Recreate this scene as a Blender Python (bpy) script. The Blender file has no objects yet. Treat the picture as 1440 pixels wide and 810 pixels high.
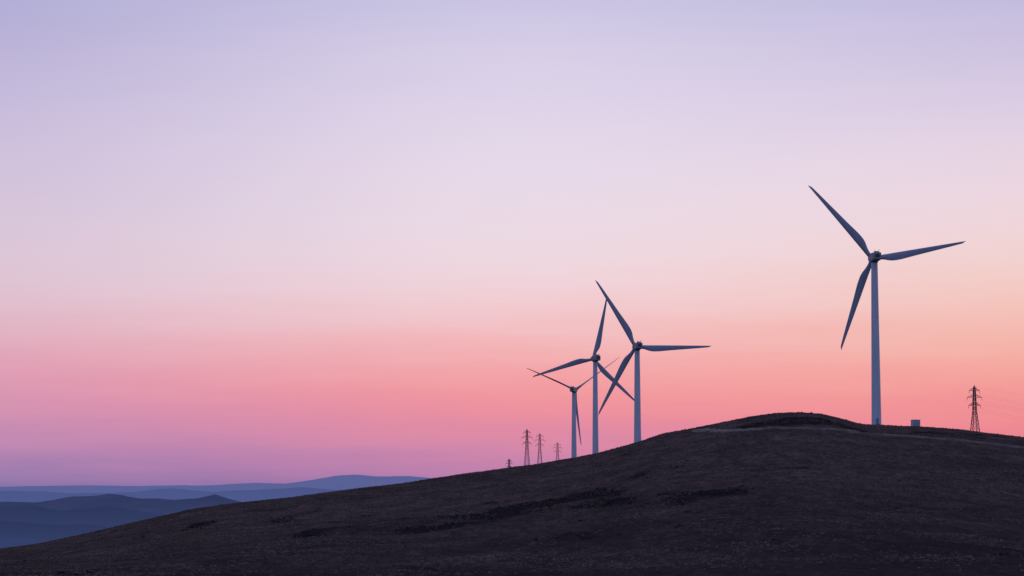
import bpy, math, random
import numpy as np
from mathutils import Vector, Matrix
random.seed(4); rng = np.random.default_rng(7)
scene = bpy.context.scene
F = 3400.0
PITCH = math.atan(295/F)

# ------------------------------------------------------------ survey helper
def bearing(u, v):
    """photo measurement -> (tan azimuth, tan elevation) seen from the view point"""
    x = (u-720)/F; yc = (405-v)/F
    Y = math.cos(PITCH) - math.sin(PITCH)*yc
    Z = math.sin(PITCH) + math.cos(PITCH)*yc
    return x/Y, Z/Y

def lin(c, k=1.0):
    o = []
    for a in c:
        a = a/255
        o.append(k*(a/12.92 if a <= 0.04045 else ((a+0.055)/1.055)**2.4))
    return (*o, 1.0)

# ------------------------------------------------------------ value noise
def vnoise(x, y, seed=0):
    xi = np.floor(x).astype(np.int64); yi = np.floor(y).astype(np.int64)
    xf = x-xi; yf = y-yi
    xf = xf*xf*xf*(xf*(xf*6-15)+10); yf = yf*yf*yf*(yf*(yf*6-15)+10)
    def h(a, b):
        n = (a*374761393 + b*668265263 + seed*1442695041) & 0xffffffff
        n = ((n ^ (n >> 13))*1274126177) & 0xffffffff
        n = (n ^ (n >> 16)) & 0xffff
        return n/65535.0*2-1
    return (h(xi, yi)*(1-xf)+h(xi+1, yi)*xf)*(1-yf) + (h(xi, yi+1)*(1-xf)+h(xi+1, yi+1)*xf)*yf
def fbm(x, y, oct=4, seed=0):
    r = 0; a = 1.0; t = 0
    for i in range(oct):
        r = r + a*vnoise(x*2**i+i*17.3, y*2**i-i*9.1, seed+i); t += a; a *= 0.5
    return r/t

# ------------------------------------------------------------ terrain
SIL = [(-3000,1050),(-1500,940),(-600,850),(-200,798),(0,772),(60,764),(130,749),(200,733),(270,717),(340,707),(400,701),
 (480,690),(560,680),(600,674),(660,665),(720,657),(780,648),(840,637),(880,627),(905,619),(930,610),(970,603),(1010,595),
 (1050,587),(1090,581),(1125,580),(1160,583),(1190,590),(1210,596),(1240,598),(1300,600),(1350,604),(1400,610),
 (1440,615),(1700,650),(2200,700),(3500,800)]
SA = np.array([bearing(u, v)[0] for u, v in SIL]); SS = np.array([bearing(u, v)[1] for u, v in SIL])
S0 = -0.036
def sc_of(a):
    w = 0.0022
    return (np.interp(a, SA, SS)*2+np.interp(a-w, SA, SS)+np.interp(a+w, SA, SS))/4
def crest_y(a):
    return 925 + 25*np.sin(a*14+1.0)
def H(x, y, detail=True):
    x = np.asarray(x, float); y = np.asarray(y, float)
    ys = np.maximum(y, 60.0)
    a = x/ys
    sc = sc_of(a); yc = crest_y(a)
    t = np.clip((y-250)/(yc-250), 0, 1)
    f = 1-(1-t)**1.6
    zmid = y*(S0+(sc-S0)*f)
    znear = np.where(y > 0, -1.9-0.0284*y, -1.9+0.02*y)
    d = y-yc
    dl = np.interp(d, [0, 60, 215, 470, 670, 1080, 1700, 2300], [0, .001, .010, .008, .006, .004, .008, .02])
    zback = y*(sc-dl)
    k = np.clip((y-2600)/3000, 0, 1); k = k*k*(3-2*k)
    zback = zback*(1-k) + (-262)*k
    z = np.where(y < 250, znear, np.where(d < 0, zmid, zback))
    if detail:
        fade = np.clip((y-30)/250, 0.05, 1)
        z = z + fade*(1.9*fbm(x/60, y/110, 3, 3)*np.clip((yc-y)/260+0.12, 0.12, 1)*np.clip((3000-y)/500, 0, 1)
                      + 0.26*fbm(x/9, y/11, 3, 11) + 0.13*fbm(x/2.3, y/2.6, 2, 23))
        fk = np.clip((y-4000)/2500, 0, 1)
        z = z + fk*(14*fbm(x/900, y/1200, 4, 31))
    return z
def Hs(x, y): return float(H(np.array([x]), np.array([y]))[0])

def locate(u, v):
    """point of the near hillside lying on a given bearing"""
    a, s = bearing(u, v)
    ys = np.linspace(260, float(crest_y(a))-3, 1500)
    z = H(a*ys, ys, False)/ys
    i = int(np.argmin(np.abs(z-s)))
    return a*ys[i], ys[i]

PATCH = []
for (u, v, wu, wv, st) in [(600,745,60,7,1),(650,737,60,6,.9),(690,726,60,6,.8),(770,704,60,8,1),(820,693,60,8,1),(860,712,45,5,.95),(740,712,50,6,.9),(1000,700,50,7,.75),(960,708,30,5,.7),(690,703,22,4,.85),
      (283,740,18,3.5,.85),(440,752,22,5,.75),(515,722,15,3.5,.75),(1120,591,85,6,1.1),(1180,599,40,3,.9),(385,733,25,3,.45),(1290,608,40,2.5,.5),
      (900,665,30,4,.5)]:
    x, y = locate(u, v); _, y2 = locate(u, v+wv)
    PATCH.append((x, y, wu/F*y, max(abs(y-y2), 10), st))
def scrub_mask(x, y):
    m = np.zeros_like(x)
    for (px, py, rx, ry, st) in PATCH:
        m = np.maximum(m, st*np.exp(-((x-px)/rx)**2-((y-py)/ry)**2))
    n = fbm(x/12, y/30, 5, 51)
    m = np.clip((m*1.2 + n*0.85 - 0.24)/0.60, 0, 1)
    return m*m*(3-2*m)

# ------------------------------------------------------------ node helpers
def newmat(name):
    m = bpy.data.materials.new(name); m.use_nodes = True
    nt = m.node_tree; nt.nodes.clear()
    out = nt.nodes.new('ShaderNodeOutputMaterial')
    return m, nt, out
def N(nt, t, **kw):
    n = nt.nodes.new(t)
    for k, v in kw.items(): setattr(n, k, v)
    return n
def math_n(nt, op, a, b=None, c=None, clamp=False):
    n = nt.nodes.new('ShaderNodeMath'); n.operation = op; n.use_clamp = clamp
    for i, v in enumerate((a, b, c)):
        if v is None: continue
        if isinstance(v, (int, float)): n.inputs[i].default_value = v
        else: nt.links.new(v, n.inputs[i])
    return n.outputs[0]
def mixc(nt, fac, a, b, mode='MIX'):
    n = nt.nodes.new('ShaderNodeMix'); n.data_type = 'RGBA'; n.blend_type = mode
    for s, v in ((n.inputs[0], fac), (n.inputs[6], a), (n.inputs[7], b)):
        if isinstance(v, (int, float)): s.default_value = v
        elif isinstance(v, tuple): s.default_value = v
        else: nt.links.new(v, s)
    return n.outputs[2]
def noise(nt, vec, scale, detail=4, rough=0.55, mapscale=None):
    if mapscale:
        mp = nt.nodes.new('ShaderNodeMapping'); mp.inputs['Scale'].default_value = mapscale
        nt.links.new(vec, mp.inputs['Vector']); vec = mp.outputs[0]
    n = nt.nodes.new('ShaderNodeTexNoise'); n.inputs['Scale'].default_value = scale
    n.inputs['Detail'].default_value = detail; n.inputs['Roughness'].default_value = rough
    nt.links.new(vec, n.inputs['Vector'])
    return n.outputs[0]
def maprange(nt, v, a, b, c=0., d=1.):
    n = nt.nodes.new('ShaderNodeMapRange'); n.clamp = True
    nt.links.new(v, n.inputs[0])
    for i, q in enumerate((a, b, c, d)): n.inputs[i+1].default_value = q
    return n.outputs[0]

# ------------------------------------------------------------ ground material
def ground_material():
    m, nt, out = newmat('dry_grass_ground')
    L = nt.links.new
    geo = N(nt, 'ShaderNodeNewGeometry'); pos = geo.outputs['Position']
    sep = N(nt, 'ShaderNodeSeparateXYZ'); L(pos, sep.inputs[0])
    big = noise(nt, pos, 0.010, 4, .6)
    mid = noise(nt, pos, 0.07, 6, .68, (1, .45, 1))
    patch = noise(nt, pos, 0.30, 4, .7, (1, .28, 1))
    fine = noise(nt, pos, 1.0, 4, .75, (1, .25, 1))
    base = mixc(nt, maprange(nt, big, .38, .62), (0.064, 0.043, 0.040, 1), (0.108, 0.073, 0.064, 1))
    base = mixc(nt, maprange(nt, mid, .40, .66), base, (0.148, 0.099, 0.084, 1))
    base = mixc(nt, maprange(nt, patch, .40, .64, 0, .66), base, (0.038, 0.026, 0.026, 1))
    base = mixc(nt, maprange(nt, fine, .42, .62, 0, .56), base, (0.024, 0.017, 0.0185, 1))
    at = N(nt, 'ShaderNodeAttribute', attribute_name='scrub')
    base = mixc(nt, math_n(nt, 'MULTIPLY', at.outputs['Fac'], 0.78), base, (0.013, 0.011, 0.0125, 1))
    # lower-slope shading and vignette painted into the ground colour, darker near the viewer
    shade_y = math_n(nt, 'ADD', sep.outputs[1], math_n(nt, 'MULTIPLY', math_n(nt, 'SUBTRACT', big, .5), 420))
    low_shade = maprange(nt, shade_y, 290, 640, 0.58, 0.0)
    base = mixc(nt, low_shade, base, (0.024, 0.019, 0.024, 1))
    bump = N(nt, 'ShaderNodeBump'); bump.inputs['Strength'].default_value = 1; bump.inputs['Distance'].default_value = .9
    L(noise(nt, pos, 0.7, 6, .7), bump.inputs['Height'])
    bs = N(nt, 'ShaderNodeBsdfDiffuse'); L(base, bs.inputs[0]); L(bump.outputs[0], bs.inputs['Normal'])
    em = N(nt, 'ShaderNodeEmission')  # valley haze painted in as blue emission that takes over with distance
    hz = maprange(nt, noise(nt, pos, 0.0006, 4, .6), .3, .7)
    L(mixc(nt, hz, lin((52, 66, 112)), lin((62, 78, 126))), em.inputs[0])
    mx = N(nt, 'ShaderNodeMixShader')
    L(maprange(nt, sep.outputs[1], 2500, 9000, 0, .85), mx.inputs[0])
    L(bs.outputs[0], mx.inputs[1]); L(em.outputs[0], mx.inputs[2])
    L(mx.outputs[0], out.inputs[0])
    return m

def mesh_from_grid(name, X, Y, Z, mat, smooth=True):
    nr, nc = X.shape
    me = bpy.data.meshes.new(name)
    co = np.stack([X, Y, Z], -1).reshape(-1, 3).astype(np.float32)
    idx = np.arange(nr*nc).reshape(nr, nc)
    q = np.stack([idx[:-1, :-1], idx[:-1, 1:], idx[1:, 1:], idx[1:, :-1]], -1).reshape(-1, 4)
    me.vertices.add(len(co)); me.vertices.foreach_set('co', co.ravel())
    me.loops.add(q.size); me.loops.foreach_set('vertex_index', q.ravel().astype(np.int32))
    me.polygons.add(len(q)); me.polygons.foreach_set('loop_start', (np.arange(len(q))*4).astype(np.int32))
    me.polygons.foreach_set('loop_total', np.full(len(q), 4, np.int32))
    me.update(calc_edges=True)
    me.polygons.foreach_set('use_smooth', np.full(len(q), smooth))
    me.materials.append(mat)
    ob = bpy.data.objects.new(name, me); scene.collection.objects.link(ob)
    return ob

yr = np.concatenate([np.linspace(-3000, -100, 15), np.linspace(-60, 240, 40), np.arange(250, 1010, 2.4),
                     np.linspace(1015, 3000, 100), np.linspace(3060, 9000, 60), np.geomspace(9300, 90000, 50)])
kd = np.linspace(-1, 1, 701)
ko = np.linspace(0, 1, 41)[1:]**1.5
nc_ = len(kd)+80
X = np.zeros((len(yr), nc_))
for i, y in enumerate(yr):
    w1 = 150+0.24*max(y, 0); w2 = 1500+1.2*abs(y)
    o = w1+(w2-w1)*ko
    X[i] = np.concatenate([-o[::-1], kd*w1, o])
Yg = np.repeat(yr[:, None], nc_, 1)
Zg = H(X, Yg)
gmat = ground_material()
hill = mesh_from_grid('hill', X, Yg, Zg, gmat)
att = hill.data.attributes.new('scrub', 'FLOAT', 'POINT')
sm = scrub_mask(X.ravel(), Yg.ravel()); att.data.foreach_set('value', sm.astype(np.float32))

# ------------------------------------------------------------ simple mesh util
def make_obj(name, verts, faces, mat, smooth=False, parent=None):
    me = bpy.data.meshes.new(name); me.from_pydata([tuple(v) for v in verts], [], faces); me.update()
    if smooth:
        for p in me.polygons: p.use_smooth = True
    me.materials.append(mat)
    ob = bpy.data.objects.new(name, me); scene.collection.objects.link(ob)
    if parent: ob.parent = parent
    return ob
def diffuse_mat(name, c1, c2, scale, rough=.9, spec=.2):
    m, nt, out = newmat(name); L = nt.links.new
    tc = N(nt, 'ShaderNodeTexCoord')
    n = noise(nt, tc.outputs['Object'], scale, 5, .6)
    b = N(nt, 'ShaderNodeBsdfPrincipled')
    L(mixc(nt, maprange(nt, n, .3, .7), c1, c2), b.inputs['Base Color'])
    b.inputs['Roughness'].default_value = rough; b.inputs['Specular IOR Level'].default_value = spec
    L(b.outputs[0], out.inputs[0]); return m

# ------------------------------------------------------------ scrub + grass tufts
def tufts(name, n, mat, want_scrub, hmin, hmax, wid):
    y = 290+(1000-290)*rng.random(n*3)**0.75
    x = (rng.random(n*3)*2-1)*(y*0.225)
    s = scrub_mask(x, y)
    if want_scrub: keep = rng.random(n*3) < s*0.8
    else: keep = rng.random(n*3) < (0.10+1.2*np.clip(fbm(x/14, y/30, 4, 77)+.12, 0, 1))*(1-s*.5)
    x = x[keep][:n]; y = y[keep][:n]; z = H(x, y); n = len(x)
    h = hmin+(hmax-hmin)*rng.random(n)**2; w = wid*(0.6+0.8*rng.random(n))
    nb = 4
    vs = np.zeros((n, nb*3, 3)); 
    for k in range(nb):
        an = rng.random(n)*math.pi*2; le = (rng.random(n)-.5)*1.2
        off = rng.normal(0, .28, (n, 2))*w[:, None]
        bw = w*0.42
        cx = x+off[:, 0]; cy = y+off[:, 1]
        vs[:, k*3, 0] = cx-np.cos(an)*bw; vs[:, k*3, 1] = cy-np.sin(an)*bw; vs[:, k*3, 2] = z-.08
        vs[:, k*3+1, 0] = cx+np.cos(an)*bw; vs[:, k*3+1, 1] = cy+np.sin(an)*bw; vs[:, k*3+1, 2] = z-.08
        hh = h*(.6+.4*rng.random(n))
        vs[:, k*3+2, 0] = cx+le*bw; vs[:, k*3+2, 1] = cy+le*bw*.5; vs[:, k*3+2, 2] = z+hh
    co = vs.reshape(-1, 3).astype(np.float32); nf = n*nb
    me = bpy.data.meshes.new(name)
    me.vertices.add(len(co)); me.vertices.foreach_set('co', co.ravel())
    me.loops.add(nf*3); me.loops.foreach_set('vertex_index', np.arange(nf*3, dtype=np.int32))
    me.polygons.add(nf); me.polygons.foreach_set('loop_start', np.arange(nf, dtype=np.int32)*3)
    me.polygons.foreach_set('loop_total', np.full(nf, 3, np.int32))
    me.update(calc_edges=True); me.materials.append(mat)
    ob = bpy.data.objects.new(name, me); scene.collection.objects.link(ob)
tufts('dry_grass', 60000, diffuse_mat('dry_grass_blades', (.06, .041, .036, 1), (.22, .15, .12, 1), .06), False, .08, .36, .55)
tufts('low_scrub', 9000, diffuse_mat('scrub_leaves', (.014, .012, .0125, 1), (.034, .028, .027, 1), .08), True, .2, .5, .9)

# ------------------------------------------------------------ dirt track
def smooth_path(pts, n):
    pts = np.array(pts); t = np.linspace(0, len(pts)-1, n)
    out = np.stack([np.interp(t, np.arange(len(pts)), pts[:, i]) for i in range(2)], 1)
    for _ in range(12):
        out[1:-1] = (out[:-2]+out[1:-1]*2+out[2:])/4
    return out
tp = [locate(u, v) for u, v in [(985,603),(1030,603.5),(1080,604),(1140,605.5),(1200,609),(1260,614),(1320,619.5),(1380,625),(1450,631),(1600,647)]]
P = smooth_path(tp, 260)
tv = []; tf = []
for i, (x, y) in enumerate(P):
    a, b = P[max(i-1, 0)], P[min(i+1, len(P)-1)]
    d = np.array(b)-np.array(a); d /= np.linalg.norm(d); nrm = np.array([d[1], -d[0]])
    if nrm[1] > 0: nrm = -nrm
    w = 1.9+.4*math.sin(i*.31)+.3*math.sin(i*1.1)
    zc = Hs(x, y)
    bank = .08+.14*abs(math.sin(i*.13))+.12*random.random() + .42*min(1, max(0, (i-70)/40))
    for o, dz in ((-w-1.5, None), (-w, .03), (-.7, .08), (0, .13), (.7, .08), (w, .06), (w+.5, bank), (w+1.0, bank*.8), (w+2.0, None)):
        px, py = x+nrm[0]*o, y+nrm[1]*o
        zz = Hs(px, py)-.25 if dz is None else Hs(px, py)*.5+zc*.5+dz
        if dz is not None: zz = max(zz, Hs(px, py)+.03)
        tv.append((px, py, zz))
for i in range(len(P)-1):
    for k in range(8):
        tf.append((i*9+k, i*9+k+1, (i+1)*9+k+1, (i+1)*9+k))
make_obj('dirt_track', tv, tf, diffuse_mat('track_soil', (.055, .038, .034, 1), (.155, .105, .088, 1), .25), True)

# ------------------------------------------------------------ distant ranges
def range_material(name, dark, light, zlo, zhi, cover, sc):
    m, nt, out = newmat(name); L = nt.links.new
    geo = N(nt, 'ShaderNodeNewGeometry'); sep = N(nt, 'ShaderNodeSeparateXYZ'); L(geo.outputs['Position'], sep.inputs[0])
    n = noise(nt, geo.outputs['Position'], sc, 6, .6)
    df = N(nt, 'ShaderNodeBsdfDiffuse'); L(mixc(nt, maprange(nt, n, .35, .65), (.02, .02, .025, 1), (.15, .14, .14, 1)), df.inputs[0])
    em = N(nt, 'ShaderNodeEmission')  # emission stands in for aerial haze over the slopes, tinted by height
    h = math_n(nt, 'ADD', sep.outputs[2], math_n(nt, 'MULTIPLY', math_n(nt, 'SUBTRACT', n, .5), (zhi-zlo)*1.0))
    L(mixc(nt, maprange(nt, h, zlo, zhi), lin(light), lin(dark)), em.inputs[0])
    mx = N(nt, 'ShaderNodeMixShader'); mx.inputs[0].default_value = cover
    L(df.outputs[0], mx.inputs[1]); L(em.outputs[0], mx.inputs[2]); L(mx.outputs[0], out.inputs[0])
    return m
def mountain_range(y0, depth, prof, rough, seed, mat, wl):
    aa = np.linspace(-.75, .75, 2000); x = aa*y0
    pa = [bearing(u, v) for u, v in prof]
    s = np.interp(aa, [p[0] for p in pa], [p[1] for p in pa])
    rows = np.linspace(-1, 1, 61)
    Xr = np.repeat(x[None], 61, 0)
    Yr = y0 + rows[:, None]*depth + np.zeros_like(Xr)
    top = s*y0 + rough*fbm(x/wl, x*0+seed*3.7, 7, seed)
    fall = 1-np.abs(rows)**1.15
    base = -275
    spur = fbm(Xr/(wl*.5)+Yr/wl*.4, Yr/(wl*1.1), 6, seed+9)
    Z = base + (top[None]-base)*np.clip(fall[:, None] + .55*spur*(1-fall[:, None])*np.minimum(fall[:, None]*4, 1), 0, 1)
    mesh_from_grid('mountain_range', Xr, Yr, Z, mat)
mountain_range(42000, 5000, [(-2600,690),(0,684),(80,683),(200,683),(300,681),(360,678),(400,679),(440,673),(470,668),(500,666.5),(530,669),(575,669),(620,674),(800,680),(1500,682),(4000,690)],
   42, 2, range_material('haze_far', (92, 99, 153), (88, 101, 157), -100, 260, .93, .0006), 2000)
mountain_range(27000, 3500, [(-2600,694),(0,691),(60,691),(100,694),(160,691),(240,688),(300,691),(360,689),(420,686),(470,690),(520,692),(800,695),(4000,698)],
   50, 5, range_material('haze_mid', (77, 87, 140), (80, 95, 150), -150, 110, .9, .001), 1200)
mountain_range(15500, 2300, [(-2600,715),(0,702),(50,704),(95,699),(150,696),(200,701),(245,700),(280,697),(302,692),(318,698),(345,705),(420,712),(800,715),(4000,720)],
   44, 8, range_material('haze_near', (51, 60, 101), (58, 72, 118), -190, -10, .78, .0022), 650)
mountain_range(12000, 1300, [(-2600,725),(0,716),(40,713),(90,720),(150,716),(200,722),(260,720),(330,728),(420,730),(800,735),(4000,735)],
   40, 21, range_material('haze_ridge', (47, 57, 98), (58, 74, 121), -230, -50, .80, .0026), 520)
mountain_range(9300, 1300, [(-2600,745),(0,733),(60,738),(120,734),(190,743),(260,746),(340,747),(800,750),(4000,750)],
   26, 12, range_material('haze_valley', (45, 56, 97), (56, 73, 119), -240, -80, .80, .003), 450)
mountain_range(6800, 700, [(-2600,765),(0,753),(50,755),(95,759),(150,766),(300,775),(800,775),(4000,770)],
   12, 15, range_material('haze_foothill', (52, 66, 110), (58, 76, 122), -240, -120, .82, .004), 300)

# ------------------------------------------------------------ wind turbines
def paint(name, col, rough=.5):
    m, nt, out = newmat(name); L = nt.links.new
    tc = N(nt, 'ShaderNodeTexCoord')
    n = noise(nt, tc.outputs['Object'], .6, 5, .6, (1.5, 1.5, .12))
    dirt = tuple(c*.82 for c in col[:3])+(1,)
    b = N(nt, 'ShaderNodeBsdfPrincipled'); L(mixc(nt, maprange(nt, n, .35, .7), col, dirt), b.inputs['Base Color'])
    b.inputs['Roughness'].default_value = rough; b.inputs['Specular IOR Level'].default_value = .3
    L(b.outputs[0], out.inputs[0]); return m
TOWER = paint('tower_paint', (.49, .535, .60, 1)); BLADE = paint('blade_gelcoat', (.25, .29, .365, 1), .5)
NAC = paint('nacelle_shell', (.20, .215, .25, 1), .6); DARK = diffuse_mat('dark_vents', (.04, .04, .043, 1), (.06, .06, .065, 1), 3)

def lathe(rings, seg=40, caps=True, axis='z'):
    v = []; f = []
    for (h, r) in rings:
        for k in range(seg):
            a = 2*math.pi*k/seg
            v.append((r*math.cos(a), r*math.sin(a), h) if axis == 'z' else (r*math.cos(a), h, r*math.sin(a)))
    for i in range(len(rings)-1):
        for k in range(seg):
            f.append((i*seg+k, i*seg+(k+1) % seg, (i+1)*seg+(k+1) % seg, (i+1)*seg+k))
    if caps:
        f.append(tuple(range(seg))[::-1]); f.append(tuple((len(rings)-1)*seg+k for k in range(seg)))
    return v, f
def box(cx, cy, cz, sx, sy, sz, V, Fc):
    b = len(V)
    for dz in (-1, 1):
        for dx, dy in ((-1, -1), (1, -1), (1, 1), (-1, 1)):
            V.append((cx+dx*sx/2, cy+dy*sy/2, cz+dz*sz/2))
    for q in ((0,3,2,1),(4,5,6,7),(0,1,5,4),(1,2,6,5),(2,3,7,6),(3,0,4,7)): Fc.append(tuple(b+i for i in q))
def bevel(ob, w, s=3):
    m = ob.modifiers.new('bevel', 'BEVEL'); m.width = w; m.segments = s; m.limit_method = 'ANGLE'

def blade_mesh(theta, R, y0, cz, pitch=0.0):
    secs = 30; K = 20; V = []; Fc = []
    d = Vector((math.cos(theta), 0, math.sin(theta))); t = Vector((math.sin(theta), 0, -math.cos(theta))); n = Vector((0, 1, 0))
    for i in range(secs+1):
        q = i/secs; q = q**1.15; r = .9 + (R-.9)*q
        fr = r/R
        chord = float(np.interp(fr, [0, .07, .12, .17, .22, .30, .45, .65, .85, .96, .99, 1.0], [1.7, 1.7, 2.15, 2.85, 3.2, 3.1, 2.5, 1.85, 1.2, .8, .5, .12]))
        thick = float(np.interp(fr, [0, .07, .17, .3, .6, 1], [1.75, 1.7, 1.05, .7, .35, .06]))
        circ = float(np.interp(fr, [0, .07, .20], [1, 1, 0]))
        tw = math.radians(pitch+float(np.interp(fr, [0, .15, .4, 1], [20, 16, 7, 0])))
        lead = -0.88 + .15*fr
        bend = -1.4*fr*fr  # slight prebend / load
        for k in range(K):
            a = 2*math.pi*k/K
            xa = .5*(1-math.cos(a))            # 0..1 along chord
            ya = math.sin(a)*.5
            foil = ya*(1-xa)**.55*1.35 if xa < 1 else 0
            c = lead + xa*chord
            th = (ya*circ + foil*(1-circ))*thick
            cc = c*math.cos(tw)+th*math.sin(tw); nn = -c*math.sin(tw)+th*math.cos(tw)
            p = d*r + t*cc + n*(y0+nn-bend*0.6)
            V.append((p.x, p.y, p.z+cz))
    for i in range(secs):
        for k in range(K):
            Fc.append((i*K+k, i*K+(k+1) % K, (i+1)*K+(k+1) % K, (i+1)*K+k))
    Fc.append(tuple(range(K))); Fc.append(tuple(secs*K+k for k in range(K)))
    return V, Fc

def wind_turbine(u, v, dist, ang, yaw, R=38.0, pitch=0.0):
    a, s = bearing(u, v)
    x = a*dist; hubz = s*dist
    g = Hs(x, dist); hh = hubz-g
    e = bpy.data.objects.new('wind_turbine', None); scene.collection.objects.link(e)
    e.location = (x, dist, g); e.rotation_euler = (0, 0, math.radians(yaw))
    top = hh-1.8
    rings = [(-3, 2.6), (.25, 2.6), (.26, 1.90)]
    for j in range(1, 4):
        z = top*j/3.0; r = 1.90+(1.24-1.90)*j/3
        rings += [(z-.14, r+.01), (z-.13, r+.05), (z+.0, r+.05), (z+.01, r)]
    V, Fc = lathe(rings, 48)
    ob = make_obj('tower', V, Fc, TOWER, True, e)
    m = ob.modifiers.new('es', 'EDGE_SPLIT'); m.split_angle = math.radians(35)
    V = []; Fc = []; box(0, -1.92, 1.6, .9, .16, 2.1, V, Fc); box(0, -2.3, .28, 1.5, 1.1, .5, V, Fc)
    make_obj('tower_door', V, Fc, NAC, False, e)
    # nacelle: tapered rounded body along local y, rear toward -y
    V = []
    secs = [(-6.2, 1.3, 1.2, 0), (-5.6, 1.6, 1.55, 0), (0, 1.68, 1.72, 0), (2.0, 1.6, 1.65, 0), (2.6, 1.3, 1.3, 0)]
    Fc = []; K = 32
    for (yy, hw, hz, oz) in secs:
        for k in range(K):
            t = 2*math.pi*k/K; c, s_ = math.cos(t), math.sin(t)
            px = math.copysign(abs(c)**.32, c)*hw; pz = math.copysign(abs(s_)**.32, s_)*hz
            V.append((px, yy, hh+pz+oz))
    for i in range(len(secs)-1):
        for k in range(K): Fc.append((i*K+k, (i+1)*K+k, (i+1)*K+(k+1) % K, i*K+(k+1) % K))
    Fc.append(tuple(range(K))); Fc.append(tuple((len(secs)-1)*K+k for k in range(K))[::-1])
    make_obj('nacelle', V, Fc, NAC, False, e)
    V = []; Fc = []
    box(0, -4.2, hh+1.8, 1.7, 1.0, .4, V, Fc)
    box(.8, -5.2, hh+1.95, .1, .1, 1.3, V, Fc); box(.8, -5.2, hh+2.55, .5, .1, .1, V, Fc)
    box(-.8, -5.2, hh+1.85, .1, .1, 1.0, V, Fc); box(-.8, -5.2, hh+2.35, .25, .2, .18, V, Fc)
    box(0, -6.22, hh+.1, 1.5, .12, 1.1, V, Fc)
    make_obj('roof_instruments', V, Fc, DARK, False, e)
    V, Fc = lathe([(top-.3, 1.36), (top+.5, 1.5)], 32)
    make_obj('yaw_ring', V, Fc, NAC, True, e)
    # hub
    hy = 4.2
    V, Fc = lathe([(2.55, 1.1), (2.9, 1.5), (hy-.6, 1.6), (hy+.8, 1.55), (hy+1.7, 1.2), (hy+2.4, .7), (hy+2.7, .1)], 32, True, 'y')
    V = [(p[0], p[1], p[2]+hh) for p in V]
    make_obj('hub', V, Fc, BLADE, True, e)
    for k in range(3):
        V, Fc = blade_mesh(math.radians(ang+120*k), R, hy, hh, pitch)
        ob = make_obj('blade_%d' % (k+1), V, Fc, BLADE, True, e)
        m = ob.modifiers.new('es', 'EDGE_SPLIT'); m.split_angle = math.radians(60)
    return e
wind_turbine(1229.5, 362, 938, 9.8, 3)
wind_turbine(896, 487, 1172, 0.3, 8)
wind_turbine(837, 504, 1400, 76.0, 14)
wind_turbine(807, 548, 1640, 35.5, -14, 38.0, 60)

# ------------------------------------------------------------ pylons
STEEL = diffuse_mat('weathered_steel', (.06, .055, .06, 1), (.11, .10, .105, 1), 2, .7)
def pylon(u, vtop, dist, yaw, hw=2.9, th=.24, arms=((.70, 3.4), (.82, 4.2), (.92, 3.0))):
    a, s = bearing(u, vtop); x = a*dist; g = Hs(x, dist)-.3; Hh = s*dist-g
    V = []; Fc = []; tips = []
    def beam(p, q, w):
        p = Vector(p); q = Vector(q); d = (q-p).normalized()
        up = Vector((0, 0, 1)) if abs(d.z) < .9 else Vector((1, 0, 0))
        s1 = d.cross(up).normalized()*w/2; s2 = d.cross(s1).normalized()*w/2
        b = len(V)
        for c in (p, q):
            for k1, k2 in ((-1, -1), (1, -1), (1, 1), (-1, 1)): V.append(tuple(c+s1*k1+s2*k2))
        for f in ((0,1,2,3),(7,6,5,4),(0,4,5,1),(1,5,6,2),(2,6,7,3),(3,7,4,0)): Fc.append(tuple(b+i for i in f))
    def half(f): return float(np.interp(f, [0, .62, .95, 1], [hw, .85, .5, .12]))
    lv = [0, .17, .32, .45, .55, .62, .70, .76, .82, .87, .92, .96]
    cor = lambda f: [(sx*half(f), sy*half(f), f*Hh) for sx, sy in ((-1, -1), (1, -1), (1, 1), (-1, 1))]
    for i in range(len(lv)-1):
        A, B = cor(lv[i]), cor(lv[i+1])
        for k in range(4):
            beam(A[k], B[k], th); k2 = (k+1) % 4
            beam(A[k], B[k2], th*.55); beam(A[k2], B[k], th*.55); beam(B[k], B[k2], th*.55)
    for c in cor(lv[-1]): beam(c, (0, 0, Hh), th)
    for f, L_ in arms:
        h0 = half(f); z = f*Hh
        for sx in (-1, 1):
            tip = (sx*L_, 0, z+.1)
            for sy in (-1, 1):
                beam((sx*h0, sy*h0, z), tip, th*.7); beam((sx*h0, sy*h0, z+.045*Hh), tip, th*.6)
            for j in (.35, .7):
                xx = sx*(h0+(L_-h0)*j); beam((xx, -h0*(1-j), z), (xx, 0, z+.045*Hh*(1-j)), th*.5); beam((xx, h0*(1-j), z), (xx, 0, z+.045*Hh*(1-j)), th*.5)
            beam(tip, (tip[0], 0, z-1.5), .15)
            tips.append(Vector((tip[0], 0, z-1.5)))
    tips.append(Vector((0, 0, Hh)))
    ob = make_obj('electricity_pylon', V, Fc, STEEL)
    ob.location = (x, dist, g); ob.rotation_euler = (0, 0, math.radians(yaw))
    M = Matrix.Translation((x, dist, g)) @ Matrix.Rotation(math.radians(yaw), 4, 'Z')
    return [M @ t for t in tips]
r1 = pylon(1370, 542, 1300, 12, 3.0, .26)
r2 = pylon(1700, 566, 1220, 12, 3.0, .26)
l1 = pylon(741, 603, 1800, 20, 2.3, .20)
l2 = pylon(759, 609, 2000, 10, 2.3, .20)
l3 = pylon(784, 622, 2250, 5, 2.6, .22)
l4 = pylon(716, 645, 2600, 30, 2.6, .24)
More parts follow.
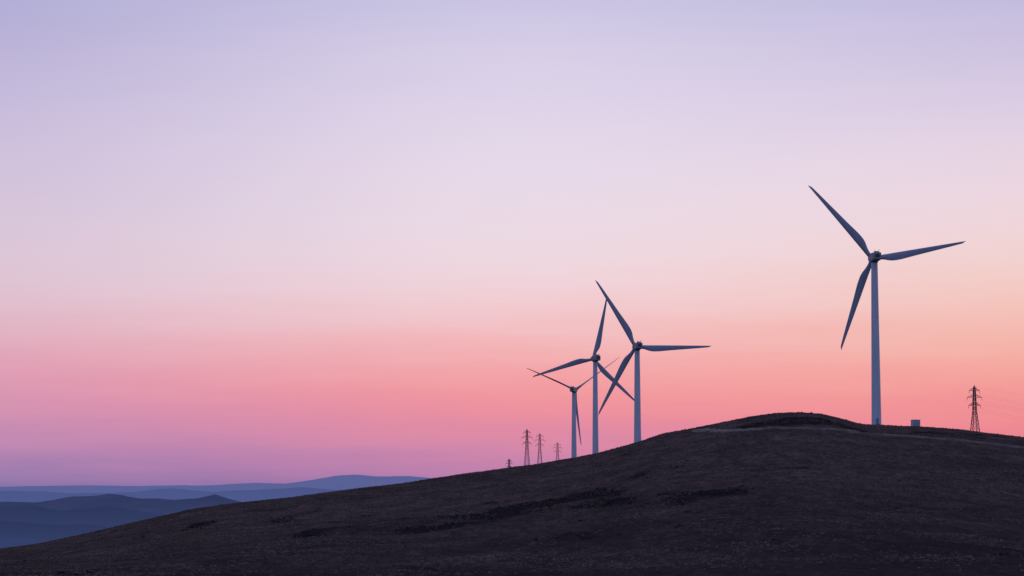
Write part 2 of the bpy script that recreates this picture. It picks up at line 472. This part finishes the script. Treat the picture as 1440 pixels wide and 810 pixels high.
def wires(A, B, sag, rad):
    V = []; Fc = []; n = 30
    for p, q in zip(A, B):
        b = len(V)
        for i in range(n+1):
            t = i/n; c = p.lerp(q, t); c.z -= 4*sag*t*(1-t)
            for k in range(4):
                an = math.pi/2*k; V.append((c.x, c.y+rad*math.cos(an), c.z+rad*math.sin(an)))
        for i in range(n):
            for k in range(4): Fc.append((b+i*4+k, b+i*4+(k+1) % 4, b+(i+1)*4+(k+1) % 4, b+(i+1)*4+k))
    make_obj('power_line', V, Fc, STEEL)
wires(r1, r2, 5, .013)
wires(l1, l2, 5, .01); wires(l2, l3, 5, .01)

# ------------------------------------------------------------ transformer kiosk beside the turbine
a, s = bearing(1287.5, 598); kx, ky = a*945, 945.0; kz = Hs(kx, ky)
e = bpy.data.objects.new('transformer_kiosk', None); scene.collection.objects.link(e); e.location = (kx, ky, kz); e.rotation_euler = (0, 0, math.radians(12))
V = []; Fc = []; box(0, 0, 1.35, 3.0, 2.4, 3.0, V, Fc); bevel(make_obj('walls', V, Fc, paint('kiosk_paint', (.36, .40, .47, 1)), False, e), .04)
V = []; Fc = []; box(0, 0, 2.93, 3.2, 2.6, .14, V, Fc); box(0, 0, 3.05, 1.0, .8, .1, V, Fc); bevel(make_obj('roof', V, Fc, NAC, False, e), .03)
V = []; Fc = []; box(-.62, -1.22, 1.35, 1.0, .06, 1.9, V, Fc); box(.62, -1.22, 1.35, 1.0, .06, 1.9, V, Fc); make_obj('doors', V, Fc, paint('door_paint', (.27, .30, .35, 1)), False, e)
V = []; Fc = []; box(0, 0, -.3, 3.6, 3.0, 1.1, V, Fc); make_obj('plinth', V, Fc, diffuse_mat('concrete', (.12, .12, .12, 1), (.2, .2, .19, 1), 2), False, e)

# ------------------------------------------------------------ world: twilight sky
w = bpy.data.worlds.new('World'); scene.world = w; w.use_nodes = True
nt = w.node_tree; nt.nodes.clear(); L = nt.links.new
out = N(nt, 'ShaderNodeOutputWorld'); bg = N(nt, 'ShaderNodeBackground')
tc = N(nt, 'ShaderNodeTexCoord'); sep = N(nt, 'ShaderNodeSeparateXYZ'); L(tc.outputs['Generated'], sep.inputs[0])
az = math_n(nt, 'ARCTAN2', sep.outputs[0], sep.outputs[1])
st = noise(nt, tc.outputs['Generated'], 1.0, 4, .55, (3.0, 3.0, 26.0))
st2 = noise(nt, tc.outputs['Generated'], 1.0, 5, .6, (9.0, 9.0, 120.0))
zz = math_n(nt, 'ADD', sep.outputs[2], math_n(nt, 'MULTIPLY', math_n(nt, 'SUBTRACT', st, .5), .020))
zz = math_n(nt, 'ADD', zz, math_n(nt, 'MULTIPLY', math_n(nt, 'SUBTRACT', st2, .5), .012))
tt = math_n(nt, 'SQRT', math_n(nt, 'MAXIMUM', math_n(nt, 'ADD', zz, .01), 0))
def tpos(v, u):
    a, s = bearing(u, v); z = s/math.sqrt(1+s*s+a*a); return math.sqrt(max(z+.01, 0))
def ramp(stops):
    r = N(nt, 'ShaderNodeValToRGB'); cr = r.color_ramp; cr.interpolation = 'B_SPLINE'
    stops = sorted(stops)
    cr.elements[0].position = stops[0][0]; cr.elements[0].color = stops[0][1]
    cr.elements[1].position = stops[-1][0]; cr.elements[1].color = stops[-1][1]
    for p, c in stops[1:-1]:
        q = cr.elements.new(p); q.color = c
    L(tt, r.inputs[0]); return r.outputs[0]
UP = [(math.sqrt(.31), lin((174, 180, 222))), (math.sqrt(.5), lin((158, 170, 218))), (1.0, lin((146, 164, 216)))]
left = [(0, lin((100, 104, 158))), (tpos(690, 0), lin((122, 112, 164)))] + [(tpos(v, 0), lin(c)) for v, c in
  [(668,(146,120,172)),(640,(172,131,178)),(605,(197,140,180)),(565,(215,148,179)),(525,(223,157,181)),(485,(225,170,189)),(440,(224,186,202)),(390,(222,196,212)),
   (300,(215,197,218)),(200,(203,190,220)),(100,(189,180,216)),(0,(173,169,211))]] + UP
cent = [(0, lin((150, 116, 168))), (tpos(690, 720), lin((165, 118, 170)))] + [(tpos(v, 720), lin(c)) for v, c in
  [(655,(196,131,174)),(625,(219,138,168)),(590,(234,142,160)),(550,(242,150,157)),(510,(244,166,169)),(470,(243,185,188)),(430,(242,204,209)),(380,(239,215,223)),
   (300,(235,219,231)),(200,(228,216,234)),(100,(218,208,232)),(0,(206,199,228))]] + UP
right = [(0, lin((215, 115, 140))), (tpos(650, 1440), lin((226, 120, 142)))] + [(tpos(v, 1440), lin(c)) for v, c in
  [(610,(236,133,144)),(580,(242,144,147)),(540,(245,159,154)),(500,(245,175,163)),(450,(244,191,181)),(400,(243,205,199)),(350,(241,211,212)),
   (280,(237,214,223)),(200,(229,211,228)),(100,(212,200,226)),(0,(192,185,220))]] + UP
back = [(0, lin((96, 108, 162))), (.3, lin((125, 128, 188))), (.5, lin((150, 158, 210)))] + [UP[2]]
cl, cc, cr_, cb = ramp(left), ramp(cent), ramp(right), ramp(back)
def smoothr(v, a, b):
    n = nt.nodes.new('ShaderNodeMapRange'); n.interpolation_type = 'SMOOTHSTEP'; L(v, n.inputs[0])
    for i, q in enumerate((a, b, 0, 1)): n.inputs[i+1].default_value = q
    return n.outputs[0]
col = mixc(nt, smoothr(az, -.25, .02), cl, cc)
col = mixc(nt, smoothr(az, -.01, .25), col, cr_)
col = mixc(nt, smoothr(math_n(nt, 'ABSOLUTE', az), .45, 1.5), col, cb)
# faint physical twilight scattering
sk = N(nt, 'ShaderNodeTexSky'); sk.sky_type = 'NISHITA'; sk.sun_disc = False
sk.sun_elevation = math.radians(0.5); sk.sun_rotation = math.radians(40)
col = mixc(nt, .0006, col, sk.outputs[0], 'ADD')
L(col, bg.inputs[0]); bg.inputs[1].default_value = 1.0
L(bg.outputs[0], out.inputs[0])

# faint afterglow
sd = bpy.data.lights.new('sun', 'SUN'); sd.energy = .12; sd.angle = math.radians(12); sd.color = (1, .62, .5)
so = bpy.data.objects.new('sun', sd); scene.collection.objects.link(so)
azs = math.radians(40); els = math.radians(3)
dirv = Vector((math.sin(azs)*math.cos(els), math.cos(azs)*math.cos(els), math.sin(els)))
so.rotation_euler = dirv.to_track_quat('Z', 'Y').to_euler()

# ------------------------------------------------------------ camera
cd = bpy.data.cameras.new('camera'); cam = bpy.data.objects.new('camera', cd); scene.collection.objects.link(cam)
cd.sensor_width = 36; cd.lens = F/1440*36; cd.clip_start = .5; cd.clip_end = 200000
cam.location = (0, 0, 0); cam.rotation_euler = (math.pi/2+PITCH, 0, 0)
scene.camera = cam
scene.view_settings.view_transform = 'Standard'; scene.view_settings.look = 'None'; scene.view_settings.exposure = 0
